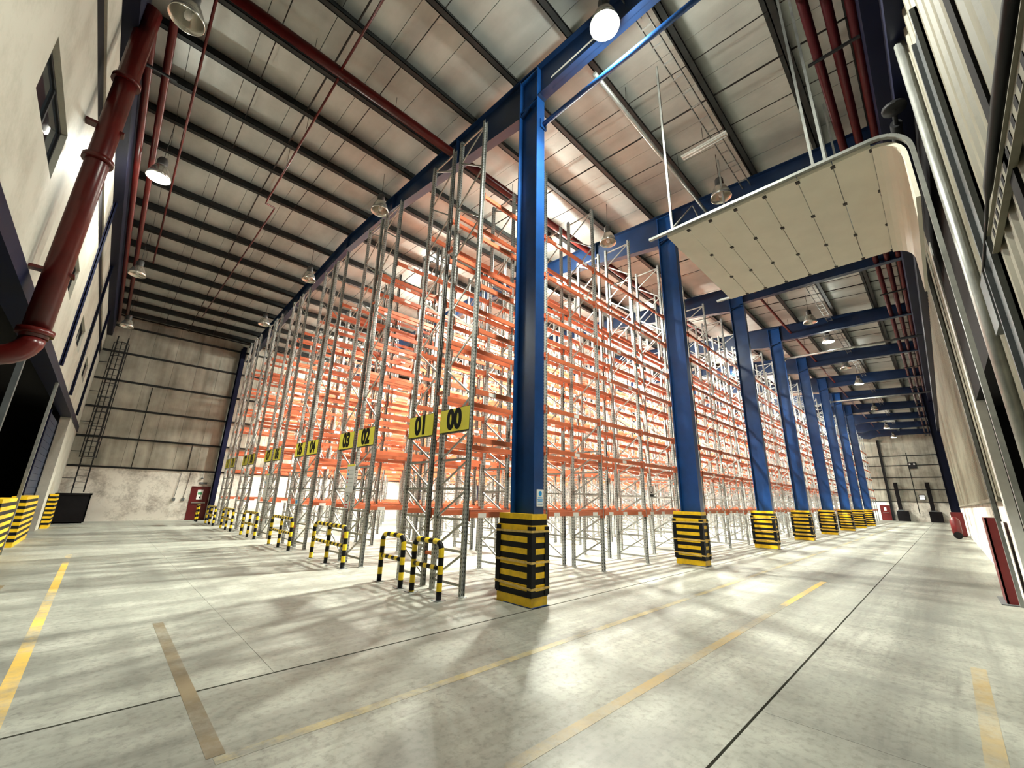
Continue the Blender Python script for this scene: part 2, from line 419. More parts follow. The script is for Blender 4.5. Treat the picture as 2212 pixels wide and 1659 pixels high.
# post: an open omega section with a foot plate
def post_mesh():
    b = MB(); w, d, r = .046, .036, .008
    poly = [(-w, -d), (-w + .004, -d), (-w + .004, d - .014), (w - .004, d - .014), (w - .004, -d), (w, -d), (w, d - .004), (w - .012, d), (-w + .012, d), (-w, d - .004)]
    b.prism([(p[1], p[0]) for p in poly][::-1], 'z', .008, RH)
    b.box(-.065, .065, -.065, .065, 0, .008)
    return b.mesh('post', ['rack_post'])
POST = post_mesh()
DEPTH = .92
def lattice(b, ox=0., oy=0., flip=False):
    y0, y1 = oy + .03, oy + DEPTH - .03
    if flip: y0, y1 = y1, y0
    z = .18
    for k in range(5):                            # close panels down low
        b.bar((ox, y0, z), (ox, y1, z), .025, .045); b.bar((ox, y0, z + .03), (ox, y1, z + .52), .025, .035); z += .56
    side = 0
    b.bar((ox, y0, z), (ox, y1, z), .025, .045)
    while z < RH - .75:
        a, c = (y0, y1) if side == 0 else (y1, y0)
        b.bar((ox, a, z + .03), (ox, c, z + .68), .025, .035); z += .70; side ^= 1
    b.bar((ox, y0, RH - .12), (ox, y1, RH - .12), .025, .045); b.bar((ox, y0, z), (ox, y1, RH - .14), .025, .035)
LATS = []
for fl in (True, False):
    _b = MB(); lattice(_b, 0, 0, fl); LATS.append(_b.mesh('upright_frame', ['brace_grey']))
def beam_geo(b, ox, oy, oz, s):
    b.box(ox + .05, ox + BAY - .05, oy - .022, oy + .022, oz - .045, oz + .06)
    b.box(ox + .05, ox + BAY - .05, oy - .022 + s * .012, oy + .022 + s * .012, oz - .045, oz + .03)
    for xa in (ox + .048, ox + BAY - .056): b.box(xa, xa + .008, oy - .04, oy + .04, oz - .11, oz + .10)
def beam_mesh(s, stickers):
    b = MB(); beam_geo(b, 0, 0, 0, s)
    for xs_ in stickers:
        ya = -.0235 if s < 0 else .022
        b.box(xs_, xs_ + .20, ya + s * .0125, ya + s * .0125 + .0015, -.045, .035, 1)
    return b.mesh('beam', ['beam_orange', 'sticker_white'])
BEAMS = {(s, k): beam_mesh(s, st) for s in (-1, 1) for k, st in enumerate(([.25, .95, 1.75], [1.05], [], [.4, 1.6]))}
WORD = ['double zero', 'zero one', 'zero two', 'zero three', 'zero four', 'zero five', 'zero six', 'zero seven', 'zero eight', 'zero nine', 'ten', 'eleven']
SIGN = ['00', '01', '02', '03', '04', '05', '06', '07', '08', '09', '10', '11']
RACKS = []
for r, (ya, yb) in enumerate(ROWY):
    nparts = 21 if r == 0 else (11 if r < 4 else 8)
    t = thing('pallet_rack', 'long empty orange and grey pallet rack row behind the yellow sign numbered ' + WORD[r], 'rack', (RX0, ya, 0), 'pallet rack rows')
    RACKS.append(t)
    stb, stf = MB(), MB()
    for i in range(NB + 1):
        x = i * BAY
        if i <= nparts:
            f = link('upright_frame', LATS[r % 2], t, (x, 0, 0))
            link('post', POST, f, (0, 0, 0), math.pi * .5); link('post', POST, f, (0, DEPTH, 0), -math.pi * .5)
        else:
            lattice(stf, x, 0., r % 2 == 0)
            for yy in (0, DEPTH): stf.box(x - .046, x + .046, yy - .036, yy + .036, 0, RH)
        if i == NB: break
        for li, z in enumerate(LEVELS):
            for s, yy in ((-1, -.0), (1, DEPTH)):
                if i < nparts: link('beam', BEAMS[(s, 0 if li == 0 else random.choice((1, 2, 3)))], t, (x, yy + s * .03, z))
                else: beam_geo(stb, x, yy + s * .03, z, s)
    tag(stf.build('distant_frames', 'steel_grey', t), kind='stuff'); tag(stb.build('distant_beams', 'beam_orange', t), kind='stuff')
# short red ties between back-to-back rows
SPACER = None
for k in range(6):
    for z in (.62, 3.9, 7.5):
        b = MB(); b.box(-.02, .02, .95, 1.22, z - .03, z + .03); b.build('row_spacer', 'beam_orange', RACKS[2 * k])

# aisle number plates hung on the end frames
for r, (ya, yb) in enumerate(ROWY):
    t = thing('aisle_sign', 'yellow sign with the black number %s at the rack end' % WORD[r], 'sign', (RX0 - .055, (ya + yb) / 2, 3.22), 'aisle number signs')
    MB().box(-.004, .004, -.49, .49, -.235, .235).build('plate', 'sign_yellow', t)
    MB().box(-.0, .005, -.50, .50, -.245, .245).build('border', 'sign_black', t)
    put_text(SIGN[r], .56, 'sign_black', t, (-.007, 0, 0), '-x', .028, .86, 'numeral')

# ------------------------------------------------------------------ rack end guards
def banded(b, pts, r, step, start=0, n=12):
    """tube along a path, cut into equal stretches of black and yellow"""
    P = [Vector(p) for p in pts]; D = [0]
    for a, c in zip(P[:-1], P[1:]): D.append(D[-1] + (c - a).length)
    cuts = sorted(set([round(d, 5) for d in D] + [round(step * k, 5) for k in range(1, int(D[-1] / step) + 1)]))
    out, mi = [], []
    for d in cuts:
        k = max(i for i in range(len(D)) if D[i] <= d + 1e-6); k = min(k, len(P) - 2)
        out.append(P[k].lerp(P[k + 1], (d - D[k]) / max(1e-6, D[k + 1] - D[k])))
    for a, c in zip(cuts[:-1], cuts[1:]): mi.append((int(((a + c) / 2) / step) + start) % 2)
    b.tube(out, r, n, mi)
def guard(y0, y1, label, mid=False, x=4.5, h=.93):
    t = thing('rack_end_guard', label, 'guard', (x, y0, 0), 'rack end guards'); w = y1 - y0; R_ = .15; mats = ['guard_black', 'guard_yellow']
    arc0 = [(0, R_ - R_ * math.cos(a), h - R_ + R_ * math.sin(a)) for a in [math.pi / 2 * k / 6 for k in range(7)]]
    arc1 = [(0, w - R_ + R_ * math.sin(a), h - R_ + R_ * math.cos(a)) for a in [math.pi / 2 * k / 6 for k in range(7)]]
    b = MB(); banded(b, [(0, 0, .01)] + arc0 + arc1 + [(0, w, .01)], .048, .135); b.build('hoop', mats, t)
    b = MB(); banded(b, [(0, .045, .50), (0, w - .045, .50)], .040, .115); b.build('mid_rail', mats, t)
    if mid: b = MB(); banded(b, [(0, w / 2, .01), (0, w / 2, h - .03)], .045, .135); b.build('leg', mats, t)
    for yy in ([0, w / 2, w] if mid else [0, w]): MB().box(-.09, .09, yy - .09, yy + .09, 0, .01).build('foot_plate', 'steel_grey', t)
guard(6.32, 7.19, 'yellow and black hoop guard below sign 00, nearest the camera')
guard(7.60, 8.45, 'yellow and black two-legged hoop guard below sign 01')
for k in range(1, 6):
    guard(6.29 + 4.01 * k, 8.38 + 4.01 * k, 'wide three-legged yellow and black guard below signs %s and %s' % (WORD[2 * k], WORD[2 * k + 1]), True)
guard(30.2, 30.75, 'narrow yellow and black guard in front of the red exit door', False, 4.35)

# ------------------------------------------------------------------ notices
def plate(name, label, loc, w, h, facing, cat='sign'):
    t = thing(name, label, cat, loc)
    if facing == '-x': MB().box(-.004, .004, -w / 2, w / 2, -h / 2, h / 2).build('board', 'sign_white', t)
    else: MB().box(-w / 2, w / 2, -.004, .004, -h / 2, h / 2).build('board', 'sign_white', t)
    return t
def patch(t, facing, u, v, w, h, mat, name='print'):
    b = MB()
    if facing == '-x': b.box(-.0065, -.004, -u - w / 2, -u + w / 2, v - h / 2, v + h / 2)
    else: b.box(u - w / 2, u + w / 2, -.0065, -.004, v - h / 2, v + h / 2)
    return b.build(name, mat, t)
def ring(t, facing, u, v, r, mat, inner=None, name='symbol'):
    n = (-1, 0, 0) if facing == '-x' else (0, -1, 0)
    c = (-.004, -u, v) if facing == '-x' else (u, -.004, v); d = Vector(n)
    MB().disc(c, r, n, 20, 0, .003).build(name, mat, t)
    if inner: MB().disc(tuple(Vector(c) + d * .003), r * .78, n, 20, 0, .002).build(name, inner, t)
t = plate('safety_notice', 'white notice with blue round symbol on the nearest blue column', (5.556, 4.964, 1.72), .18, .29, '-y')
ring(t, '-y', 0, .075, .042, 'sign_blue'); patch(t, '-y', 0, .075, .014, .05, 'sign_white', 'symbol')
for v, w in ((.005, .12), (-.025, .14), (-.05, .12), (-.10, .13)): patch(t, '-y', 0, v, w, .012, 'sign_blue')
t = plate('loading_notice', 'tall white rack notice with yellow top between signs 02 and 03', (4.87, 11.35, 2.13), .50, .76, '-x', 'notice')
patch(t, '-x', 0, .35, .50, .05, 'sign_yellow')
for k, mcol in enumerate(('sign_orange', 'sign_blue', 'sign_red', 'sign_red', 'sign_yellow')):
    patch(t, '-x', -.15, .22 - .11 * k, .07, .045, mcol); patch(t, '-x', .06, .22 - .11 * k, .26, .008, 'steel_grey')
t = plate('height_notice', 'small white notice with ring symbol below the tall rack notice', (4.87, 11.38, 1.53), .28, .40, '-x', 'notice')
ring(t, '-x', 0, .07, .095, 'sign_black', 'sign_white'); patch(t, '-x', 0, .07, .02, .10, 'sign_black')
for v in (-.10, -.16): patch(t, '-x', 0, v, .2, .035, 'sign_red')
t = plate('rack_notice', 'tall white rack notice between signs 06 and 07', (4.87, 19.45, 1.95), .45, 1.0, '-x', 'notice')
patch(t, '-x', 0, .46, .45, .05, 'sign_yellow')
for k in range(4): patch(t, '-x', -.1, .3 - .16 * k, .08, .05, ('sign_red', 'sign_blue', 'sign_red', 'sign_orange')[k])
t = plate('post_notice', 'small blue and white notice on the rack post below sign 05', (4.87, 15.4, 1.52), .24, .40, '-x', 'notice')
ring(t, '-x', 0, .08, .08, 'sign_black', 'sign_white'); patch(t, '-x', 0, -.1, .18, .1, 'sign_blue')
t = plate('warning_notice', 'white notice with black ring symbol on the rack between first and second columns', (13.75, 7.09, 2.05), .40, .40, '-y', 'notice')
ring(t, '-y', -.02, .06, .12, 'sign_black', 'sign_white'); patch(t, '-y', -.05, .05, .07, .13, 'sign_black'); patch(t, '-y', 0, -.14, .24, .08, 'sign_black')

# ------------------------------------------------------------------ gable wall at the end of the cross aisle (y = 32.1)
wb = struct(MB().box(X0 - .3, X1 + .3, Y1 + .12, Y1 + .3, 0, 12.2).build('wall_back', 'dark_steel'))
b = MB(); b.box(X0 - .3, 4.02, Y1, Y1 + .14, 0, 2.86); b.box(4.02, 4.98, Y1, Y1 + .14, 1.97, 2.86); b.box(4.98, X1, Y1, Y1 + .14, 0, 2.86)
b.build('block_dado', 'block_white', wb)
x = X0 - .2
while x < X1:
    z0 = 2.92
    for z1 in (6.1, 11.6):
        MB().box(x, min(x + 1.14, X1), Y1 + .06 + random.uniform(0, .012), Y1 + .13, z0, z1 - .012).build('wall_panel', 'wall_foil', wb); z0 = z1
    x += 1.15
for z in (2.86, 4.47, 6.12, 7.72, 9.38, 10.95):
    b = MB(); b.box(X0, X1, Y1 - .02, Y1 + .06, z - .05, z + .05); b.box(X0, X1, Y1 - .06, Y1 - .02, z + .03, z + .05); b.build('girt', 'purlin_grey', wb)
for x, za, zb in ((1.05, 2.9, 7.6), (3.6, 2.9, 4.47), (8.5, 2.9, 11), (14, 2.9, 11), (20, 2.9, 11), (30, 2.9, 11)):
    MB().tube([(x, Y1 + .03, za), (x, Y1 + .03, zb)], .022, 6).build('sag_rod', 'rod_dark', wb)
for x in [5.14, 12.6, 19.8, 26.35, 33.1]:
    b = MB((x, Y1 - .3, 0)); hsection(b, x, Y1 - .55, Y1 - .05, 0, 11.2, .24)
    tag(b.build('wall_column', 'navy_paint', None, (x, Y1 - .3, 0)), 'dark blue column against the back wall beside the red exit door' if x < 6 else 'dark blue column against the back wall behind the racks', 'column', 'back wall columns' if x > 6 else None)
# red exit door
d = struct(link('door_1', None, None, (4.5, Y1, 0)))
b = MB(); b.box(-.48, -.44, -.03, .10, 0, 1.97); b.box(.44, .48, -.03, .10, 0, 1.97); b.box(-.48, .48, -.03, .10, 1.92, 1.97); b.build('door_frame', 'red_door', d)
MB().box(-.44, .44, .0, .05, .01, 1.92).build('door_leaf', 'red_door', d)
b = MB(); b.box(-.34, .34, -.07, -.04, .98, 1.03); b.box(-.34, -.31, -.05, .0, .96, 1.05); b.box(.31, .34, -.05, .0, .96, 1.05); b.build('push_bar', 'galvanised', d)
b = MB(); b.box(-.14, .14, -.008, .0, 1.20, 1.78); b.build('door_notice', 'sign_white', d)
b = MB(); b.box(-.11, .11, -.012, -.008, 1.48, 1.62); b.build('door_notice', 'sign_green', d)
b = MB(); b.box(-.02, .06, -.012, -.008, 1.26, 1.36); b.build('door_notice', 'sign_black', d)
b = MB((4.55, Y1, 2.16)); b.box(4.35, 4.75, Y1 - .05, Y1, 2.10, 2.22); tag(b.build('door_closer_sign', 'grey_post', None, (4.55, Y1, 2.16)), 'small grey box on the wall above the red exit door', 'box')
b = MB((4.43, Y1, 2.5)); b.lathe([(.01, .06), (.07, .03), (.075, 0), (.01, -.02)], (4.43, Y1 - .1, 2.45), 12); b.tube([(4.43, Y1 - .1, 2.5), (4.43, Y1 - .1, 2.86)], .008, 6)
tag(b.build('alarm_bell', 'grey_post', None, (4.43, Y1, 2.5)), 'small round alarm bell hanging above the red exit door', 'bell')
for k, xx in enumerate((3.72, 3.28)):
    b = MB((xx, Y1, 1.2)); b.tube([(xx + .1, Y1 - .02, 2.85), (xx + .05, Y1 - .03, 2.0), (xx, Y1 - .03, 1.28)], .012, 6); b.box(xx - .07, xx + .07, Y1 - .07, Y1, 1.10, 1.28)
    tag(b.build('wall_socket', 'grey_post', None, (xx, Y1, 1.2)), ('hanging cable with grey switch box, nearer the red exit door', 'hanging cable with grey switch box, farther left of the red exit door')[k], 'socket')
# caged ladder
lx = -.78; LY = Y1 - .42
t = thing('caged_ladder', 'dark caged access ladder fixed high on the back wall', 'ladder', (lx, LY, 1.4))
o = (lx, LY, 1.4)
for sx in (-.22, .22):
    b = MB(o); b.box(lx + sx - .03, lx + sx + .03, LY - .012, LY + .012, 0.9 if sx < 0 else 1.5, 10.2); b.build('stile', 'dark_steel', t)
for k in range(27):
    z = 1.7 + .31 * k
    b = MB(o); b.tube([(lx - .22, LY, z), (lx + .22, LY, z)], .012, 6); b.build('rung', 'dark_steel', t)
for k in range(9):
    z = 3.3 + .8 * k
    pts = [(lx + .34 * math.cos(a), LY - .05 - .62 * math.sin(a), z) for a in [math.pi * j / 10 for j in range(11)]]
    b = MB(o)
    for p, q in zip(pts[:-1], pts[1:]): b.bar(p, q, .008, .05)
    b.build('cage_hoop', 'dark_steel', t)
for a in (.12, .3, .5, .7, .88):
    px, py = lx + .34 * math.cos(math.pi * a), LY - .05 - .62 * math.sin(math.pi * a)
    b = MB(o); b.box(px - .02, px + .02, py - .006, py + .006, 3.3, 9.75); b.build('cage_strap', 'dark_steel', t)
for z in (2.2, 3.6, 5.2, 6.9, 8.6):
    b = MB(o)
    for sx in (-.22, .22): b.bar((lx + sx, LY, z), (lx + sx, Y1, z), .03, .03)
    b.bar((lx - .22, LY, z), (X0, LY + .3, z), .035, .035)
    b.build('wall_bracket', 'dark_steel', t)
# black bin in the corner
t = thing('skip_bin', 'large black steel bin in the far left corner under the ladder', 'bin', (-.85, 31.2, 0))
b = MB(); b.box(-.62, .62, -.75, .75, .06, .12)
for a in ((-.62, -.58, -.75, .75), (.58, .62, -.75, .75), (-.62, .62, -.75, -.71), (-.62, .62, .71, .75)): b.box(*a, .12, 1.40)
b.build('body', 'black_void', t)
b = MB(); b.box(-.66, .66, -.79, -.72, 1.36, 1.44); b.box(-.66, .66, .72, .79, 1.36, 1.44); b.box(-.66, -.59, -.79, .79, 1.36, 1.44); b.box(.59, .66, -.79, .79, 1.36, 1.44); b.build('rim', 'black_void', t)
b = MB()
for sx in (-.5, .5): b.box(sx - .05, sx + .05, -.7, .7, 0, .06)
b.build('skid', 'black_void', t)

# ------------------------------------------------------------------ left wall (x = -1.5): white bulkhead over dark dock bays
wl = struct(link('wall_left', None))
WIN = [(6.62, 8.68), (12.42, 14.48), (18.25, 20.3), (24.1, 26.15)]
ZB, ZT, WZ0, WZ1 = 4.90, 8.64, 6.22, 7.05
b = MB(); b.box(X0 - .3, X0, Y0 - 2, Y1, ZB, WZ0); b.box(X0 - .3, X0, Y0 - 2, Y1, WZ1, ZT)
yy = Y0 - 2
for a, c in WIN: b.box(X0 - .3, X0, yy, a, WZ0, WZ1); yy = c
b.box(X0 - .3, X0, yy, Y1, WZ0, WZ1); b.build('bulkhead', 'wall_white', wl)
MB().box(X0 - .3, X0 - .06, Y0 - 2, Y1, ZT, 9.3).build('dark_band', 'black_void', wl)  # recessed black band between bulkhead and upper panel
MB().box(X0 - .3, X0 - .02, Y0 - 2, Y1, 9.3, 10.25).build('upper_panel', 'wall_white', wl)
MB().box(X0 - .3, X0 + .22, Y0 - 2, Y1, 10.25, 11.3).build('eaves_shade_box', 'cladding_navy', wl)  # added dark box: dark wall top, with the corner's shadow in its colour
MB().box(X0 - .3, X0 + .04, Y0 - 2, Y1, ZB - .30, ZB).build('edge_beam', 'navy_paint', wl)
MB().box(X0 - .3, X0, 25.6, Y1, 0, ZB - .3).build('lower_wall', 'wall_white', wl)
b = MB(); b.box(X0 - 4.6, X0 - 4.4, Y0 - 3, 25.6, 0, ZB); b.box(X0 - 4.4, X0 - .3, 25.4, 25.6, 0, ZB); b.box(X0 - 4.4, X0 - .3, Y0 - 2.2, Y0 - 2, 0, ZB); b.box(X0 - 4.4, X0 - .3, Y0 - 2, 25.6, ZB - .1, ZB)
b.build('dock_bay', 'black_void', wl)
for k, (a, c) in enumerate(WIN):
    w = struct(link('window_%d' % (k + 1), None, None, (X0 - .10, (a + c) / 2, (WZ0 + WZ1) / 2))); hw, hh = (c - a) / 2, (WZ1 - WZ0) / 2
    b = MB()
    for u0, u1, v0, v1 in ((-hw, hw, -hh, -hh + .05), (-hw, hw, hh - .05, hh), (-hw, -hw + .05, -hh, hh), (hw - .05, hw, -hh, hh), (-.03, .03, -hh, hh)): b.box(-.03, .03, u0, u1, v0, v1)
    b.build('window_frame', 'dark_steel', w)
    for u0, u1 in ((-hw + .05, -.03), (.03, hw - .05)): MB().box(-.006, .006, u0, u1, -hh + .05, hh - .05).build('pane', 'window_glass', w)
# steel posts in the bulkhead and dock fronts
def upright(name, label, cat, x, y, z0, z1, w, mat, group=None):
    b = MB((x, y, z0)); b.box(x - w, x + w, y - w, y - w + .02, z0, z1); b.box(x - w, x + w, y + w - .02, y + w, z0, z1); b.box(x - .012, x + .012, y - w, y + w, z0, z1)
    return tag(b.build(name, mat, None, (x, y, z0)), label, cat, group)
for k, y in enumerate((11.2, 16.4, 21.6, 27.6)):
    upright('wall_column', 'dark narrow wall column on the white bulkhead, %s from the camera' % ORD[k], 'column', X0 + .045, y, 9.0 if k == 0 else 4.95, 11.2, .045 if k else .16, 'navy_paint')
    b = MB((X0 + .04, y + .3, 5)); b.tube([(X0 + .035, y + .32, 5.0), (X0 + .035, y + .32, 10.0)], .025, 8)
    tag(b.build('conduit', 'white_metal', None, (X0 + .04, y + .3, 5)), 'pale vertical conduit beside the %s dark column of the left wall' % ORD[k], 'conduit')
b = MB((X0, 11.25, 0)); b.box(X0 - .02, X0 + .06, 11.2, 11.32, 0, 4.6); b.box(X0 - .06, X0 + .0, 11.16, 11.36, 0, .02); tag(b.build('dock_post', 'grey_post', None, (X0, 11.25, 0)), 'grey steel post in the dark dock opening, nearest the red riser', 'post')
b = MB((X0, 17.25, 0)); b.box(X0 - .02, X0 + .05, 17.2, 17.28, 0, 4.6); b.box(X0 - .06, X0, 17.15, 17.35, 0, .02); tag(b.build('dock_post', 'galvanised', None, (X0, 17.25, 0)), 'thin pale steel post in the dark dock opening beyond the red riser', 'post')
t = thing('roller_shutter', 'dark blue roller shutter at the far end of the left dock bay', 'shutter', (X0 - .35, 23.6, 0))
for k in range(18): MB().box(-.02 - .01 * (k % 2), .03, -1.6, 1.9, .02 + k * .24, .02 + (k + 1) * .24 - .012).build('slat', 'darkened_blue', t)
MB().box(-.02, .06, -1.75, -1.6, 0, 4.4).build('guide_rail', 'navy_paint', t); MB().box(-.02, .06, 1.9, 2.0, 0, 4.4).build('guide_rail', 'navy_paint', t)
protector((-1.62, 20.7, 0), .17, 1.65, 1.42, 'dock_protector', 'long black and yellow striped protector at the dock bay, in front of the blue shutter', 'dock protectors', True)
protector((-1.62, 15.85, 0), .16, 1.2, 1.42, 'dock_protector', 'dim black and yellow striped protector at the left edge of the photo', 'dock protectors', True)
protector((-1.36, 27.75, 0), .12, .75, 1.42, 'dock_protector', 'narrow striped protector on the white wall beside the black bin', 'dock protectors', True)

# big red riser and its branches
t = thing('fire_riser', 'large glossy red fire riser pipe on the left wall', 'pipe', (-1.2, 9.36, 3.9)); o = (-1.2, 9.36, 3.9)
MB(o).tube([(-1.2, 9.36, 3.9), (-1.2, 9.36, 10.9)], .16, 16).build('riser', 'red_pipe', t)
el = [(-1.2 - .35 + .35 * math.cos(a), 9.36, 3.9 - .35 * math.sin(a)) for a in [math.pi / 2 * k / 6 for k in range(7)]]
MB(o).tube(el + [(-1.9, 9.30, 3.55), (-3.4, 9.0, 3.55)], .15, 14).build('elbow', 'red_pipe', t)
for z in (3.95, 7.2, 9.0):
    MB(o).tube([(-1.2, 9.36, z), (-1.2, 9.36, z + .09)], .21, 16).build('flange', 'red_pipe', t)
for z in (5.0, 7.9):
    MB(o).box(-1.5, -1.0, 9.28, 9.44, z, z + .05).build('bracket', 'red_pipe', t)
def pipe(name, label, pts, r, mat='red_pipe', clips=None, cat='pipe', group=None, n=10):
    p0 = pts[0]; t = thing(name, label, cat, p0, group)
    MB(p0).tube(pts, r, n).build('pipe_run', mat, t)
    for c in clips or []:
        bb = MB(p0); bb.tube([(c[0], c[1], c[2]), (c[0], c[1], c[3])], .006, 6); bb.build('hanger_rod', 'rod_dark', t)
    return t
pipe('sprinkler_main', 'red sprinkler main along the left wall, nearer the wall', [(-1.165, 9.7, 10.9), (-1.165, 31, 10.9)], .075, group='left sprinkler mains')
pipe('sprinkler_main', 'red sprinkler main along the left wall, farther from the wall', [(-.883, 9.0, 11.15), (-.883, 31, 11.15)], .075, group='left sprinkler mains')
b = MB((-1.0, 10.7, 10.8)); b.bar((-1.5, 10.7, 10.80), (-.65, 10.7, 10.80), .05, .05); tag(b.build('pipe_bracket', 'dark_steel', None, (-1.0, 10.7, 10.8)), 'dark bracket under the two red sprinkler mains', 'bracket')
pipe('sprinkler_branch', 'thin red sprinkler branch pipe near the left wall', [(-.35, 8.5, 11.5), (-.35, 23, 11.5)], .03, clips=[(-.35, y, 11.5, zr(y) + .2) for y in (10.8, 14.2, 17.9)], group='sprinkler branches')
pipe('sprinkler_branch', 'thin red sprinkler branch pipe with a kink, crossing the purlins midway', [(2.1, 8.5, 11.42), (2.1, 14.6, 11.42), (2.1, 14.75, 11.42), (2.4, 14.8, 11.42), (2.4, 15.2, 11.42), (2.2, 28, 11.35)], .028, clips=[(2.1, y, 11.42, zr(y) + .2) for y in (10.8, 12.5)], group='sprinkler branches')
pipe('sprinkler_main', 'thick red sprinkler main crossing the roof to the nearest column', [(-.40, 8.49, 11.63), (40, 8.49, 11.63)], .125, clips=[(x_, 8.49, 11.6, zr(8.5) + .2) for x_ in (1.5, 3.6, 8, 11, 15, 18)], n=14)
pipe('sprinkler_branch', 'thin red sprinkler branch from the thick main toward the hall', [(2.1, 8.49, 11.6), (2.1, 2.0, 11.35)], .03, group='sprinkler branches')
pipe('sprinkler_main', 'slim red pipe along the hall roof past the blue columns', [(15.5, 4.45, 11.17), (76, 4.45, 11.17)], .06, clips=[(x_, 4.45, 11.17, zr(4.45) + .2) for x_ in (18, 22, 26, 30, 36)])
for k, (yv, zz) in enumerate(((.22, 10.92), (-.10, 10.90), (-.42, 10.88))):
    pipe('hall_pipe', 'dark red pipe under the roof by the right wall, %s of three' % ('leftmost', 'middle', 'rightmost')[k], [(3.5, yv, zz), (76, yv, zz)], .085, 'pipe_shaded', group='three red pipes by the right wall')
b = MB((10, -.1, 10.76))
for x_ in range(9, 76, 7): b.bar((x_, .4, 10.77), (x_, -.46, 10.77), .05, .05)
tag(b.build('pipe_bracket', 'dark_steel', None, (10, -.1, 10.76)), 'dark cross brackets under the three red pipes by the right wall', 'bracket')
pipe('hall_conduit', 'pale grey conduit pipe running above the raised door', [(6.1, 3.85, 11.04), (13.2, 3.85, 11.04)], .05, 'galvanised', [(7.5, 3.85, 11.04, 11.9), (10.5, 3.85, 11.04, 11.9)], 'conduit')
t = thing('cable_tray', 'grey cable tray under the hall roof beside the lamps', 'tray', (4.5, 2.62, 11.34))
b = MB((4.5, 2.62, 11.34)); b.box(4.5, 74, 2.50, 2.515, 11.30, 11.38); b.box(4.5, 74, 2.725, 2.74, 11.30, 11.38); b.build('side_rail', 'cable_tray', t)
b = MB((4.5, 2.62, 11.34))
for k in range(140): b.box(4.7 + .5 * k, 4.74 + .5 * k, 2.51, 2.73, 11.30, 11.315)
tag(b.build('tray_rungs', 'cable_tray', t), kind='stuff')
b = MB((4.5, 2.62, 11.34))
for k in range(10): b.tube([(6 + 7 * k, 2.62, 11.3), (6 + 7 * k, 2.62, 11.8)], .006, 5)
b.build('hanger_rods', 'rod_dark', t)
for k, (x_, y_, L_) in enumerate(((5.6, 4.05, 1.2), (9.9, 2.9, 1.2))):
    t = thing('tube_light', ('unlit twin tube light beside the nearest column head', 'unlit twin tube light under the hall roof above the raised door')[k], 'light', (x_, y_, 11.1))
    MB().box(-.08, .08, -L_ / 2, L_ / 2, 0, .05).build('batten', 'white_metal', t)
    for s_ in (-.05, .05): MB().tube([(s_, -L_ / 2 + .03, -.02), (s_, L_ / 2 - .03, -.02)], .016, 8).build('tube', 'sign_white', t)
    MB().tube([(0, 0, .05), (0, 0, .65)], .006, 5).build('hanger_rod', 'rod_dark', t)

# ------------------------------------------------------------------ right wall (y = -0.7): ribbed cladding, dock door
wr = struct(link('wall_right', None))
YW = Y0
def ribbed(x0, x1, z0, z1, mat, pitch=.30, name='cladding_sheet', per=4):
    x = x0
    while x < x1 - .01:
        xe = min(x + pitch * per, x1); b = MB(); b.box(x + .004, xe - .004, YW - .10, YW - .02, z0, z1)
        k = x
        while k < xe - .08: b.prism([(k + .06, YW - .02), (k + .09, YW + .005), (k + .16, YW + .005), (k + .19, YW - .02)], 'z', z0, z1); k += pitch
        b.build(name, mat, wr); x = xe
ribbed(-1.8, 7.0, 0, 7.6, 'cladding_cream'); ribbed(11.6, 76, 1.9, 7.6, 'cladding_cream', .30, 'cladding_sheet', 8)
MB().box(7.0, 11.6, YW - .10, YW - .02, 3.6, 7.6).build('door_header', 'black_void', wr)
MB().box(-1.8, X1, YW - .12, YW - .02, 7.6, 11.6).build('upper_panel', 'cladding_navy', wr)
MB().box(11.6, X1, YW - .14, YW - .06, 0, 1.9).build('concrete_dado', 'block_white', wr)
MB().box(11.6, X1, YW - .06, YW + .035, 1.86, 1.93).build('drip_flashing', 'cladding_cream', wr)
MB().box(-1.8, X1, YW - .02, YW + .16, 7.55, 7.75).build('eaves_beam', 'navy_paint', wr)
MB().box(X0 - .1, X1, YW - .02, YW + .22, 10.0, 11.2).build('eaves_girder', 'navy_paint', wr)
b = MB(); b.box(6.4, 12.0, YW - 3.4, YW - 3.2, 0, 4); b.box(6.4, 6.6, YW - 3.2, YW - .1, 0, 4); b.box(11.8, 12, YW - 3.2, YW - .1, 0, 4); b.box(6.4, 12, YW - 3.4, YW - .1, 3.6, 4); b.build('dock_tunnel', 'black_void', wr)
b = MB(); b.box(11.0, 11.3, YW - .12, YW + .0, 0, 6.9); b.build('door_jamb', 'white_metal', wr)
b = MB(); b.box(6.95, 7.1, YW - .12, YW + .0, 0, 6.9); b.build('door_jamb', 'grey_post', wr)
for x_ in (3.72,): MB().box(x_, x_ + .17, YW - .015, YW + .025, 0, 7.5).build('cladding_joint', 'black_void', wr)
b = MB((5.3, YW, 0)); b.box(5.05, 5.58, YW - .02, YW + .012, 0, 6.75); b.box(5.05, 5.09, YW - .02, YW + .05, 0, 6.75); b.box(5.54, 5.58, YW - .02, YW + .05, 0, 6.75)
tag(b.build('wall_post', 'grey_post', None, (5.3, YW, 0)), 'grey steel channel post on the right wall beside the raised door', 'post')
pipe('rain_pipe', 'round pale downpipe on the right wall beside the door track', [(6.25, YW + .062, 0), (6.25, YW + .062, 7.5)], .055, 'galvanised', cat='pipe', n=14)
pipe('wall_pipe', 'thin dark pipe on the wall beyond the raised door', [(12.0, YW + .07, 1.5), (12.0, YW + .07, 7.2)], .04, 'rod_dark')
t = thing('jamb_protector', 'red steel corner protector beside the dock door', 'protector', (13.3, YW, 0))
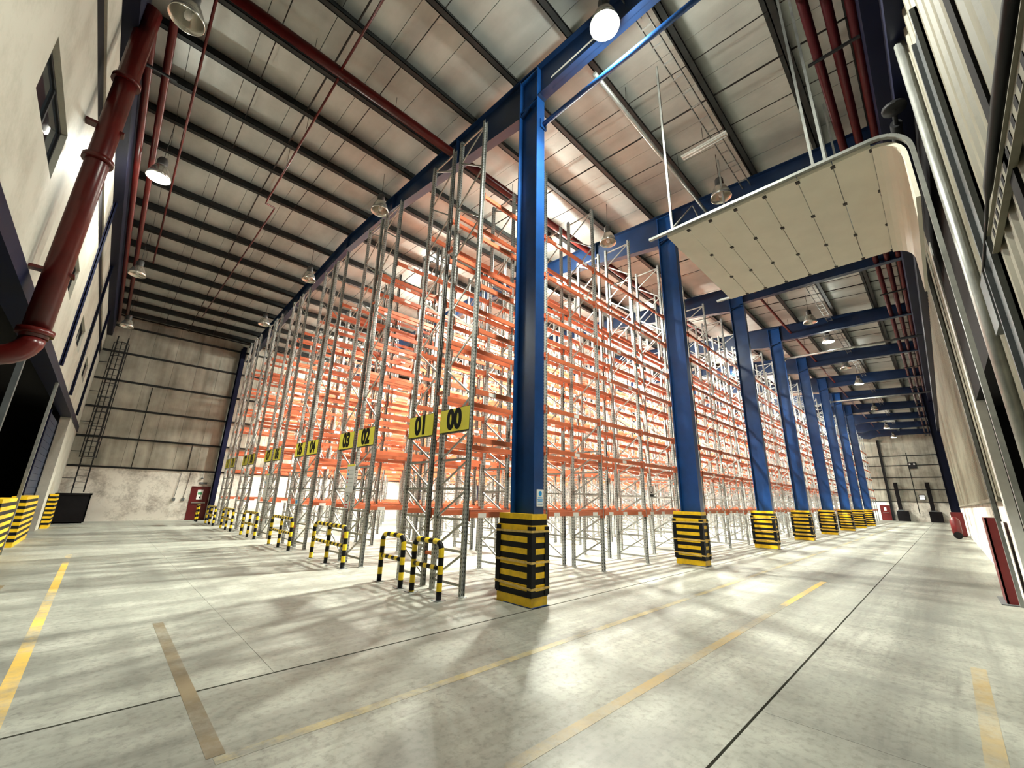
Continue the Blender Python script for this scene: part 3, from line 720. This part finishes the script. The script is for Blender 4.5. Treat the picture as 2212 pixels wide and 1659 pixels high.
b = MB(); b.box(-.75, .10, .02, .05, 0, 1.55); b.box(.07, .10, .02, .22, 0, 1.55); b.box(-.75, -.72, .02, .22, 0, 1.55); b.box(-.75, .10, .19, .22, 0, 1.55); b.build('channel', 'red_door', t)
MB().box(-.85, .2, -.0, .30, 0, .02).build('base_plate', 'grey_post', t)
t = thing('wall_cable_tray', 'perforated cable tray on the right wall near the camera', 'tray', (1.0, YW + .025, 3.88))
b = MB()
b.box(0, 4.0, -.02, .0, -.09, .09); b.box(0, 4.0, .0, .02, -.09, -.082); b.box(0, 4.0, .0, .02, .082, .09); b.build('tray_body', 'cladding_cream', t)
for k in range(24): MB().box(.1 + .16 * k, .17 + .16 * k, -.0, .004, -.045, .045).build('slot', 'black_void', t)
pipe('cable', 'thick black cable drooping along the right wall', [(.8, YW + .05, 4.02), (3.4, YW + .05, 4.06), (4.3, YW + .05, 4.05), (4.5, YW + .05, 4.03), (5.4, YW + .05, 3.93), (5.85, YW + .05, 3.9)], [.035, .035, .03, .012, .012, .012], 'black_rubber', cat='cable')
b = MB((5.8, YW, 3.6)); b.box(5.62, 5.98, YW - .02, YW + .06, 3.35, 3.9); tag(b.build('junction_box', 'grey_post', None, (5.8, YW, 3.6)), 'grey junction box at the end of the black cable', 'box')
# raised sectional door with its tracks
ZD = 7.0; DXA, DXB = 7.34, 11.05
t = thing('sectional_door', 'raised cream sectional dock door hanging under the roof', 'door', (9.2, 1.5, ZD)); o = (9.2, 1.5, ZD)
SEC = [3.06, 2.64, 2.22, 1.77, 1.29, .79, .31, -.17]
def hinge(parent, x, y):
    MB(o).box(x - .035, x + .035, y - .03, y + .03, ZD - .035, ZD - .02).build('hinge', 'rod_dark', parent)
for k in range(7):
    ya, yb = SEC[k + 1], SEC[k]
    p = MB(o).box(DXA, DXB, ya + .006, yb - .006, ZD - .02, ZD + .05).build('door_panel', 'door_cream', t)
    if k < 7:
        for x_ in (DXA + .06, DXA + 1.25, DXA + 2.5, DXB - .06): hinge(p, x_, ya)
arc = [(-.17 - .35 * math.sin(a), ZD - .35 + .35 * math.cos(a)) for a in [math.pi / 2 * j / 6 for j in range(7)]]
b = MB(o); b.prism(arc + [(y + .05 * (y + .17) / .35 * 0 - .0, z) for y, z in []] + [(-.17 - .30 * math.sin(a), ZD - .35 + .30 * math.cos(a)) for a in [math.pi / 2 * j / 6 for j in range(6, -1, -1)]], 'x', DXA, DXB); b.build('door_panel', 'door_cream', t)
b = MB(o); b.box(DXA, DXB, -.52, -.47, 5.9, ZD - .35); b.build('door_panel', 'door_cream', t)
def track(x):
    b = MB(o); pts = [(x, 3.42, ZD + .06), (x, -.17, ZD + .06)] + [(x, -.17 - .40 * math.sin(a), ZD - .34 + .40 * math.cos(a)) for a in [math.pi / 2 * j / 6 for j in range(1, 7)]] + [(x, -.58, .2)]
    for p, q in zip(pts[:-1], pts[1:]): b.bar(p, q, .05, .07, 0, (1, 0, 0))
    b.build('track', 'galvanised', t)
track(DXA - .05); track(DXB + .05)
b = MB(o); b.tube([(DXA - .3, -.5, ZD + .35), (DXB + .3, -.5, ZD + .35)], .03, 8); b.tube([(DXA + .2, -.5, ZD + .35), (DXA + 1.4, -.5, ZD + .35)], .07, 10); b.lathe([(.02, 0), (.14, .0), (.14, .06), (.02, .06)], (DXA - .15, -.5, ZD + .32), 12); b.build('spring_shaft', 'dark_steel', t)
for x_ in (DXA - .05, DXB + .05):
    b = MB(o)
    b.box(x_ - .02, x_ + .02, 2.9, 2.94, ZD + .08, 11.5); b.bar((x_, 2.92, ZD + .1), (12.5, 4.25, 11.5), .03, .03); b.build('hanger', 'galvanised', t)
    b = MB(o); b.box(x_ - .02, x_ + .02, .52, .56, ZD + .08, 11.5); b.box(x_ - .02, x_ + .02, .36, .40, ZD + .08, 11.5); b.build('hanger', 'galvanised', t)
# things farther along the right wall
upright('wall_column', 'dark blue column on the right wall near the far end', 'column', 46.4, YW + .26, 0, 10.9, .26, 'navy_paint')
t = thing('fire_hydrant_set', 'red fire hose cabinet standing by the far right column', 'cabinet', (40.5, YW + .35, 0))
MB().box(-.5, .5, -.3, .25, .05, 1.5).build('cabinet_body', 'red_door', t); MB().box(-.35, .35, .25, .27, .6, 1.35).build('cabinet_door', 'sign_white', t); MB().box(-.45, .45, -.25, .2, 0, .05).build('foot', 'dark_steel', t)
t = thing('fire_extinguisher', 'red wheeled extinguisher beside the hose cabinet by the right wall', 'extinguisher', (37.2, YW + .5, 0))
MB().lathe([(.02, .25), (.2, .25), (.22, .35), (.22, 1.05), (.12, 1.2), (.05, 1.25), (.02, 1.25)], (0, 0, 0), 16).build('cylinder', 'red_door', t)
MB().tube([(-.24, .0, .2), (-.18, 0, .2)], .2, 14).build('wheel', 'black_rubber', t); MB().tube([(.18, 0, .2), (.24, 0, .2)], .2, 14).build('wheel', 'black_rubber', t); MB().tube([(0, 0, 1.25), (.1, .15, 1.1), (.15, .2, .6)], .02, 6).build('hose', 'black_rubber', t)

# ------------------------------------------------------------------ far wall (x = 78)
wf = struct(MB().box(X1 + .12, X1 + .3, Y0 - .3, Y1, 0, 12.2).build('wall_far', 'dark_steel'))
MB().box(X1, X1 + .14, Y0 - .2, Y1, 0, 2.5).build('block_dado', 'block_white', wf)
y = Y0 - .1
while y < Y1:
    MB().box(X1 + .06 + random.uniform(0, .012), X1 + .13, y, min(y + 1.14, Y1), 2.5, 11.6).build('wall_panel', 'wall_foil', wf); y += 1.15
for z in (2.5, 4.1, 5.7, 7.3, 8.6): MB().box(X1 - .05, X1 + .06, Y0, Y1, z - .05, z + .05).build('girt', 'purlin_grey', wf)
for y in (2.6, 8.5, 14): MB().box(X1 - .02, X1 + .05, y - .04, y + .04, 1.0, 9).build('wall_rail', 'purlin_grey', wf)
upright('wall_column', 'dark steel column on the far wall beside the far red door', 'column', X1 - .16, 5.25, 0, 10.9, .14, 'dark_steel')
d = struct(link('door_2', None, None, (X1, 5.95, 0)))
b = MB(); b.box(-.06, .05, -.52, -.46, 0, 2.0); b.box(-.06, .05, .46, .52, 0, 2.0); b.box(-.06, .05, -.52, .52, 1.94, 2.0); b.build('door_frame', 'red_door', d)
MB().box(-.03, .03, -.46, .46, .01, 1.94).build('door_leaf', 'red_door', d); MB().box(-.036, -.03, -.12, .12, 1.3, 1.7).build('door_notice', 'sign_white', d); MB().box(-.09, -.05, -.3, .3, 1.0, 1.04).build('push_bar', 'galvanised', d)
for k, (y_, z0_) in enumerate(((4.35, 1.5), (1.25, 2.3))):
    t = thing('dock_leveller', ('tall black dock machine beside the far red door', 'tall black dock machine on the far wall near the right corner')[k], 'machine', (X1 - .4, y_, 0))
    MB().box(-.15, .15, -.2, .2, .3, 5.0).build('mast', 'black_void', t); MB().box(-.35, .3, -.75, .45, 0, 1.3).build('base_box', 'black_void', t); MB().box(-.2, .15, -.3, .3, 1.3, 1.45).build('shelf', 'grey_post', t)
t = thing('ac_unit', 'AC unit box with two round fans on the far wall', 'light', (X1 - .1, 2.25, 7.3)); MB().box(-.08, .08, -.42, .42, -.45, .35).build('case', 'dark_steel', t)  # AC fan unit, a dark case with two round fans
for s_ in (-.22, .22): MB().tube([(-.08, s_, .12), (-.14, s_, .12)], .1, 12).build('fan_face', 'sign_white', t)
t = thing('exit_light', 'small lit box on the far wall beside the black dock machine', 'light', (X1 - .12, 2.0, 3.1)); MB().box(-.06, .08, -.3, .3, -.3, .3).build('case', 'dark_steel', t)
MB().box(-.07, -.06, -.24, .24, -.24, -.02).build('lit_panel', 'sign_glow', t); MB().box(-.07, -.06, -.24, .24, .08, .22).build('lit_panel', 'sign_glow', t)

# ------------------------------------------------------------------ high bay lamps
REFL = MB(); REFL.lathe([(.12, .38), (.15, .36), (.20, .25), (.25, .12), (.275, 0), (.285, 0), (.262, .12), (.21, .26), (.155, .38), (.12, .40)], (0, 0, 0), 24); REFL = REFL.mesh('reflector', ['reflector'])
GEAR = MB(); GEAR.lathe([(.01, .66), (.10, .66), (.115, .62), (.115, .42), (.09, .38), (.01, .38)], (0, 0, 0), 16); GEAR.box(-.13, -.10, -.03, .03, .42, .60); GEAR = GEAR.mesh('gear_housing', ['lamp_housing'])
LENS_ON = MB(); LENS_ON.lathe([(.001, -.02), (.15, -.015), (.262, .012), (.262, .02), (.001, .02)], (0, 0, 0), 24); LENS_ON = LENS_ON.mesh('glowing_lens', ['lamp_glow'])
BULB = MB(); BULB.lathe([(.001, .03), (.05, .05), (.065, .12), (.04, .22), (.03, .36), (.001, .36)], (0, 0, 0), 12); BULB = BULB.mesh('bulb', ['sign_white'])
ROD = {}
nl = 0
def lamp(x, y, z, on, label, watts=0, group=None):
    global nl
    t = thing('high_bay_lamp', label, 'lamp', (x, y, z), group)
    link('reflector', REFL, t); link('gear_housing', GEAR, t)
    h = round(zr(y) + .325 - z, 2)
    if h not in ROD: ROD[h] = MB().tube([(0, 0, .66), (0, 0, h)], .008, 6).mesh('hanger_rod', ['rod_dark'])
    link('hanger_rod', ROD[h], t)
    if on:
        link('glowing_lens', LENS_ON, t)
        for kind, pw, dz in (('SPOT', watts, -.30), ('POINT', watts * (UP if watts < 9000 else .045), -.28)):
            ld = bpy.data.lights.new('lamp_light', kind); ld.energy = pw; ld.color = LIGHT_COL; ld.shadow_soft_size = .22
            if kind == 'SPOT': ld.spot_size = math.radians(160 if watts < 9000 else 132); ld.spot_blend = .7
            lo = bpy.data.objects.new('lamp_light', ld); COL.objects.link(lo); lo.parent = t; lo.location = (0, 0, dz)
    else: link('bulb', BULB, t)
    nl += 1
lamp(5.15, 2.98, 10.55, True, 'lit high bay lamp at the top of the photo above the nearest column', HALL_W, 'hall lamps')
lamp(11.29, 3.02, 10.35, False, 'unlit high bay lamp above the raised dock door', group='hall lamps')
lamp(27.2, 2.95, 10.45, True, 'lit hall lamp beyond the raised door, nearest of the far lit ones', FAR_W, 'hall lamps')
lamp(23.4, 3.09, 10.4, False, 'unlit hall lamp hanging just beyond the raised door', group='hall lamps')
lamp(38.6, 2.9, 10.45, True, 'lit hall lamp over the far aisle, second beyond the raised door', FAR_W, 'hall lamps')
lamp(33.5, 3.0, 10.45, False, 'unlit hall lamp between the two lit lamps beyond the raised door', group='hall lamps')
lamp(63.5, 3.2, 10.5, True, 'lit hall lamp near the far wall, nearer of the last pair', FAR_W * .6, 'hall lamps')
lamp(72.5, 3.2, 10.5, True, 'lit hall lamp closest to the far wall', FAR_W * .6, 'hall lamps')
lamp(50.5, 3.1, 10.5, False, 'unlit hall lamp midway down the far aisle', group='hall lamps')
lamp(-.62, 14.13, 10.3, True, 'lit high bay lamp by the white left wall', SIDE_W, 'left aisle lamps')
lamp(-.635, 8.36, 10.2, False, 'large unlit bell lamp at top left by the red riser', group='left aisle lamps')
lamp(-.69, 21.4, 10.1, False, 'unlit lamp along the left wall beyond the lit one', group='left aisle lamps')
lamp(-.72, 28.45, 9.9, False, 'unlit lamp in the far left corner under the roof', group='left aisle lamps')
for k, (x_, y_, z_) in enumerate(((4.83, 11.6, 10.9), (4.83, 18.4, 11.0), (4.65, 24.7, 10.65))):
    lamp(x_, y_, z_, False, 'unlit bell lamp over the rack ends beside the first roof beam, %s from the camera' % ORD[k], group='rack end lamps')
lamp(11.1, 6.74, 10.5, False, 'unlit bell lamp over the front rack between first and second columns', group='front rack lamps')
lamp(10.82, 9.3, 11.4, True, 'lit lamp over the racks, at the right edge of the nearest column', RACK_W, 'lit rack aisle lamps')
AISLE = ['between rack rows one and two', 'between rack rows three and four', 'between rack rows five and six', 'between rack rows seven and eight', 'between rack rows nine and ten', 'behind the last rack row']
for a, yv in enumerate((9.35, 13.36, 17.36, 21.37, 25.38, 29.6)):
    for k in range(6):
        if a == 0 and k == 0: continue
        lamp((10.75 if a in (0, 2, 4, 5) else 16.2) + 11 * k, yv, zr(yv) - .62, True, 'lit lamp %s, %s from the front' % (AISLE[a], ORD[k]), RACK_W * (1, 1, 1, 1, .7, .4)[a], 'lit rack aisle lamps')
